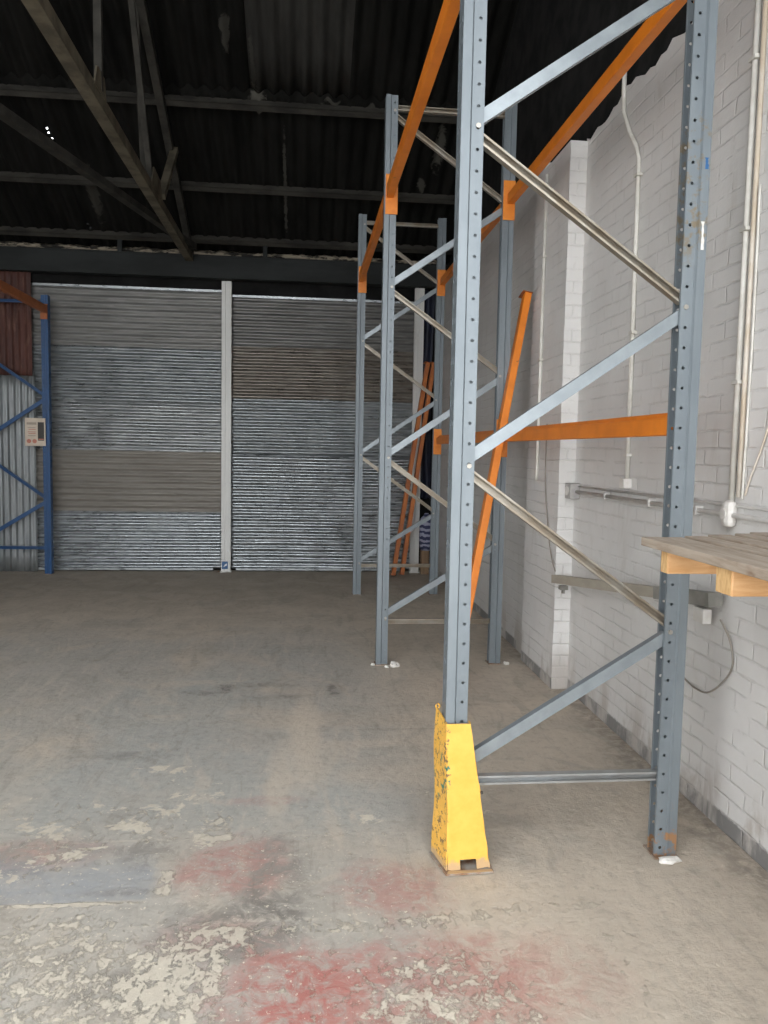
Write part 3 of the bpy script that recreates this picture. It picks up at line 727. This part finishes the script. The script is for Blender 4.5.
for y in (-.40, .23):
    MB().bar((-.26, y, 1.1425), (.26, y, 1.1425), .06, .075).build('top_rail', 'deck_wood', t)
    for x in (-.22, .22):
        MB().bar((x, y, 0), (x*.92, y, 1.105), .06, .06).build('leg', 'deck_wood', t)
MB().bar((0, -.40, .5), (0, .23, .5), .04, .07).build('stretcher', 'deck_wood', t)
MB().bar((-.22, -.40, .5), (.22, -.40, .5), .04, .07).build('stretcher', 'deck_wood', t)
MB().bar((-.22, .23, .5), (.22, .23, .5), .04, .07).build('stretcher', 'deck_wood', t)

# ------------------------------------------------------------------ services on the right wall
def pipe(name, pts, r, m, label, cat='pipe', group='pipes and cables on the white wall', smoothp=False, n=10):
    o = MB().tube(smooth_path(pts) if smoothp else pts, r, n).build(name, m, None, True)
    return tag(o, label, cat, group)
def clip(o, y, z, x, r, m='conduit', vert=True):
    b = MB()
    if vert: b.box((x - r - .004, y - r - .012, z - .008), (XR if x > PX + .04 else PX, y + r + .012, z + .008))
    else: b.box((x - r - .004, y - .008, z - r - .009), (XR, y + .008, z + r + .009))
    b.build('saddle', m, o, False, 0, .002)
xw = XR - .014
a = pipe('conduit_pipe', [(xw, 4.306, 3.66), (xw, 4.306, 3.55), (xw, 4.29, 3.43), (xw, 4.20, 3.29), (xw, 4.10, 3.18), (xw, 4.065, 3.10), (xw, 4.062, 2.9), (xw, 4.038, 1.40)], .0125, 'conduit', 'white conduit with an upper kink, running down to the horizontal grey pipes')
for z in (3.02, 2.2, 1.55): clip(a, 4.062 - .02*(z < 2.5), z, xw, .0125)
MB().box((XR - .045, 4.008, 1.372), (XR, 4.068, 1.425)).build('outlet_box', 'box_white', a, False, 0, .004)
a = pipe('conduit_pipe', [(XR - .022, 4.80, 1.312), (XR - .022, 1.0, 1.318)], .011, 'conduit_grey', 'thicker horizontal grey conduit along the wall, behind the nearest rack frame')
for y in (4.3, 3.72, 3.25, 2.6): clip(a, y, 1.314, XR - .022, .011, 'conduit_grey', False)
pipe('conduit_pipe', [(XR - .010, 4.78, 1.345), (XR - .010, 1.0, 1.362)], .006, 'conduit_grey', 'thin horizontal grey pipe just above the thicker grey conduit')
a = tag(MB().box((XR - .065, 4.785, 1.265), (XR, 4.89, 1.365)).build('junction_box', 'box_grey', None, False, 0, .005), 'square grey junction box on the white wall, at the left end of the pipes', 'electrical box')
MB().tube([(XR - .065, 4.837, 1.315), (XR - .072, 4.837, 1.315)], .03, 14).build('lid', 'conduit_grey', a)
a = pipe('conduit_pipe', [(xw, 2.998, 3.46), (xw, 2.998, 1.34)], .0125, 'conduit', 'white conduit down the wall, right of the nearest rack frame')
for z in (3.1, 2.45, 1.85): clip(a, 2.998, z, xw, .0125)
pipe('conduit_pipe', [(XR - .010, 2.955, 3.46), (XR - .010, 2.955, 1.8), (XR - .010, 2.955, 1.39)], .010, 'conduit_brown', 'grimy brown pipe close beside the white conduit, right of the nearest frame')
a = tag(MB().box((XR - .05, 2.962, 1.265), (XR, 3.025, 1.375)).build('junction_box', 'box_white', None, False, 0, .022), 'white rounded junction box under the right conduit, above the pallet', 'electrical box')
MB().tube([(XR - .05, 2.992, 1.32), (XR - .055, 2.992, 1.32)], .022, 14).build('lid', 'box_white', a)
pipe('loose_cable', [(XR - .008, 2.928, 2.6), (XR - .008, 2.922, 2.1), (XR - .008, 2.926, 1.75), (XR - .009, 2.928, 1.5), (XR - .009, 2.93, 1.385)], .005, 'conduit', 'thin pale cable drooping on the wall, right of the conduits', 'cable', smoothp=True)
pipe('loose_cable', [(XR - .010, 2.66, 1.95), (XR - .010, 2.80, 1.62), (XR - .010, 2.88, 1.47), (XR - .010, 2.91, 1.40)], .004, 'conduit_brown', 'thin brownish cable running slantwise down to the white junction box', 'cable', smoothp=True)
xp = PX - .012
a = pipe('conduit_pipe', [(xp, 5.33, 3.45), (xp, 5.33, 1.45), (xp, 5.345, 1.36)], .0115, 'conduit', 'white conduit down the face of the brick pier')
for z in (2.9, 2.2, 1.7): clip(a, 5.33, z, xp, .0115)
pipe('loose_cable', [(PX - .008, 5.15, 1.75), (PX - .008, 5.14, 1.35), (PX - .01, 5.02, 1.0), (PX - .012, 4.93, .86), (PX - .03, 4.80, .80)], .004, 'cable', 'thin grey cable hanging from the brick pier to the slanted trunking', 'cable', smoothp=True)

# slanted trunking with end box
A = Vector((PX - .029, 4.79, .752)); B = Vector((PX + .055, 3.01, .962))
t = thing('cable_trunking', 'long dusty grey metal trunking fixed at a slant low on the wall', 'trunking', A)
d = (B-A); dn = d.normalized(); side = Vector((1, 0, 0)); side = (side - dn*side.dot(dn)).normalized()
T = [(-.029, -.026), (.02, -.026), (.028, -.015), (.028, .018), (.022, .025), (-.029, .025)]
MB().sweep((0, 0, 0), d*.74, T, side, True, True).build('cover', 'trunk', t)
T2 = [(p*1.1, q*1.15) for p, q in T]
MB().sweep(d*.742, d, T2, side, True, True).build('end_housing', 'trunk_end', t)
MB().box((.0, -.10, -.055), (.05, -.06, -.03)).box((.02, -.085, -.08), (.035, -.06, -.03)).build('bracket', 'trunk_end', t)
e = d*.965 + Vector((0, 0, -.075))
MB().box((e.x - .02, e.y - .01, e.z - .032), (e.x + .02, e.y + .075, e.z + .032)).build('switch_box', 'box_white', t, False, 0, .004)
MB().box((d.x*.93 + .0, d.y*.93 - .03, d.z*.93 - .02), (d.x*.93 + .06, d.y*.93 + .03, d.z*.93 + .02)).build('wall_bracket', 'trunk_end', t)
pipe('loose_cable', [(XR - .04, 2.99, .885), (XR - .012, 2.955, .80), (XR - .010, 2.935, .70), (XR - .010, 3.02, .60), (XR - .010, 3.14, .53), (XR - .010, 3.30, .535), (XR - .010, 3.38, .58)], .0038, 'cable', 'grey cable looping down the wall from the end of the slanted trunking', 'cable', smoothp=True)

# ------------------------------------------------------------------ far corner clutter
def cloth(name, x0, x1, y, z0, z1, m, label, cat, amp=.02, freq=30, depth=.05):
    nx, nz = 14, 26; vs = []
    for i in range(nz+1):
        for j in range(nx+1):
            u, v = j/nx, i/nz
            vs.append((x0 + (x1-x0)*u + .012*math.sin(5*v + 2), y + amp*math.sin(freq*u*.25 + 2*v) + .008*math.sin(17*v + 5*u), z0 + (z1-z0)*v + .012*math.sin(11*u)))
    n = nx+1
    return tag(MB().add(vs, [(i*n+j, i*n+j+1, (i+1)*n+j+1, (i+1)*n+j) for i in range(nz) for j in range(nx)]).build(name, m, None, True, .006), label, cat)
cloth('hanging_tarpaulin', 1.468, 1.60, YB + .0, .95, 3.56, 'tarp', 'dark blue tarpaulin hanging in the far corner, right of the shutter guides', 'tarpaulin', .018)
b = MB(); rr = random.Random(9); vs = []; fs = []; n = 16; rows = 14
for i in range(rows+1):
    v = i/rows; r = .085*(.72 + .4*math.sin(PI*min(1, v*1.05 + .03))**.6)*(1 if v < .85 else 1 - (v-.85)*4)
    for j in range(n):
        a_ = 2*PI*j/n; k_ = 1 + .08*math.sin(3*a_ + 5*v)
        vs.append((1.545 + r*k_*math.cos(a_), 9.70 + r*k_*math.sin(a_), .30 + .47*v))
fs = [(i*n+j, i*n+(j+1) % n, (i+1)*n+(j+1) % n, (i+1)*n+j) for i in range(rows) for j in range(n)] + [tuple(reversed(range(n))), tuple(rows*n+j for j in range(n))]
tag(b.add(vs, fs).build('striped_sack', 'sack', None, True), 'blue and white striped sack on a timber offcut, in the far corner', 'sack')
tag(MB().box((1.475, 9.62, 0), (1.575, 9.74, .30)).build('timber_offcut', 'offcut', None, False, 0, .006), 'short brown timber offcut standing under the striped sack', 'timber')

# ------------------------------------------------------------------ camera
pitch, yaw, roll, f = .0789, .1027, .0189, 777.34
F = Vector((math.sin(yaw)*math.cos(pitch), math.cos(yaw)*math.cos(pitch), -math.sin(pitch)))
r_ = Vector((math.cos(yaw), -math.sin(yaw), 0)); u_ = r_.cross(F)
r2 = r_*math.cos(roll) + u_*math.sin(roll); u2 = u_*math.cos(roll) - r_*math.sin(roll)
cam = bpy.data.cameras.new('camera'); co = bpy.data.objects.new('camera', cam); C.objects.link(co)
m = Matrix((r2, u2, -F)).transposed().to_4x4(); m.translation = (0, 0, 1.55); co.matrix_world = m
cam.sensor_fit = 'VERTICAL'; cam.sensor_height = 36; cam.lens = f/1024*36; cam.clip_start = .05
S.camera = co

# ------------------------------------------------------------------ light: overcast daylight through the open front
w = bpy.data.worlds.new('overcast_sky'); S.world = w; w.use_nodes = True
nt = w.node_tree; bg = nt.nodes['Background']
tc = nt.nodes.new('ShaderNodeTexCoord'); sp = nt.nodes.new('ShaderNodeSeparateXYZ'); nt.links.new(tc.outputs['Generated'], sp.inputs[0])
rp = nt.nodes.new('ShaderNodeValToRGB'); nt.links.new(sp.outputs[2], rp.inputs[0])
rp.color_ramp.elements[0].position = 0; rp.color_ramp.elements[0].color = (.86, .87, .88, 1)
rp.color_ramp.elements[1].position = .7; rp.color_ramp.elements[1].color = (.94, .97, 1.0, 1)
nt.links.new(rp.outputs[0], bg.inputs[0]); bg.inputs[1].default_value = 3.0

S.view_settings.view_transform = 'Standard'; S.view_settings.look = 'None'
S.view_settings.exposure = 1.1; S.view_settings.gamma = 1; S.view_settings.use_curve_mapping = False
S.cycles.max_bounces = 10; S.cycles.diffuse_bounces = 6; S.cycles.use_denoising = True
S.cycles.sample_clamp_indirect = 8
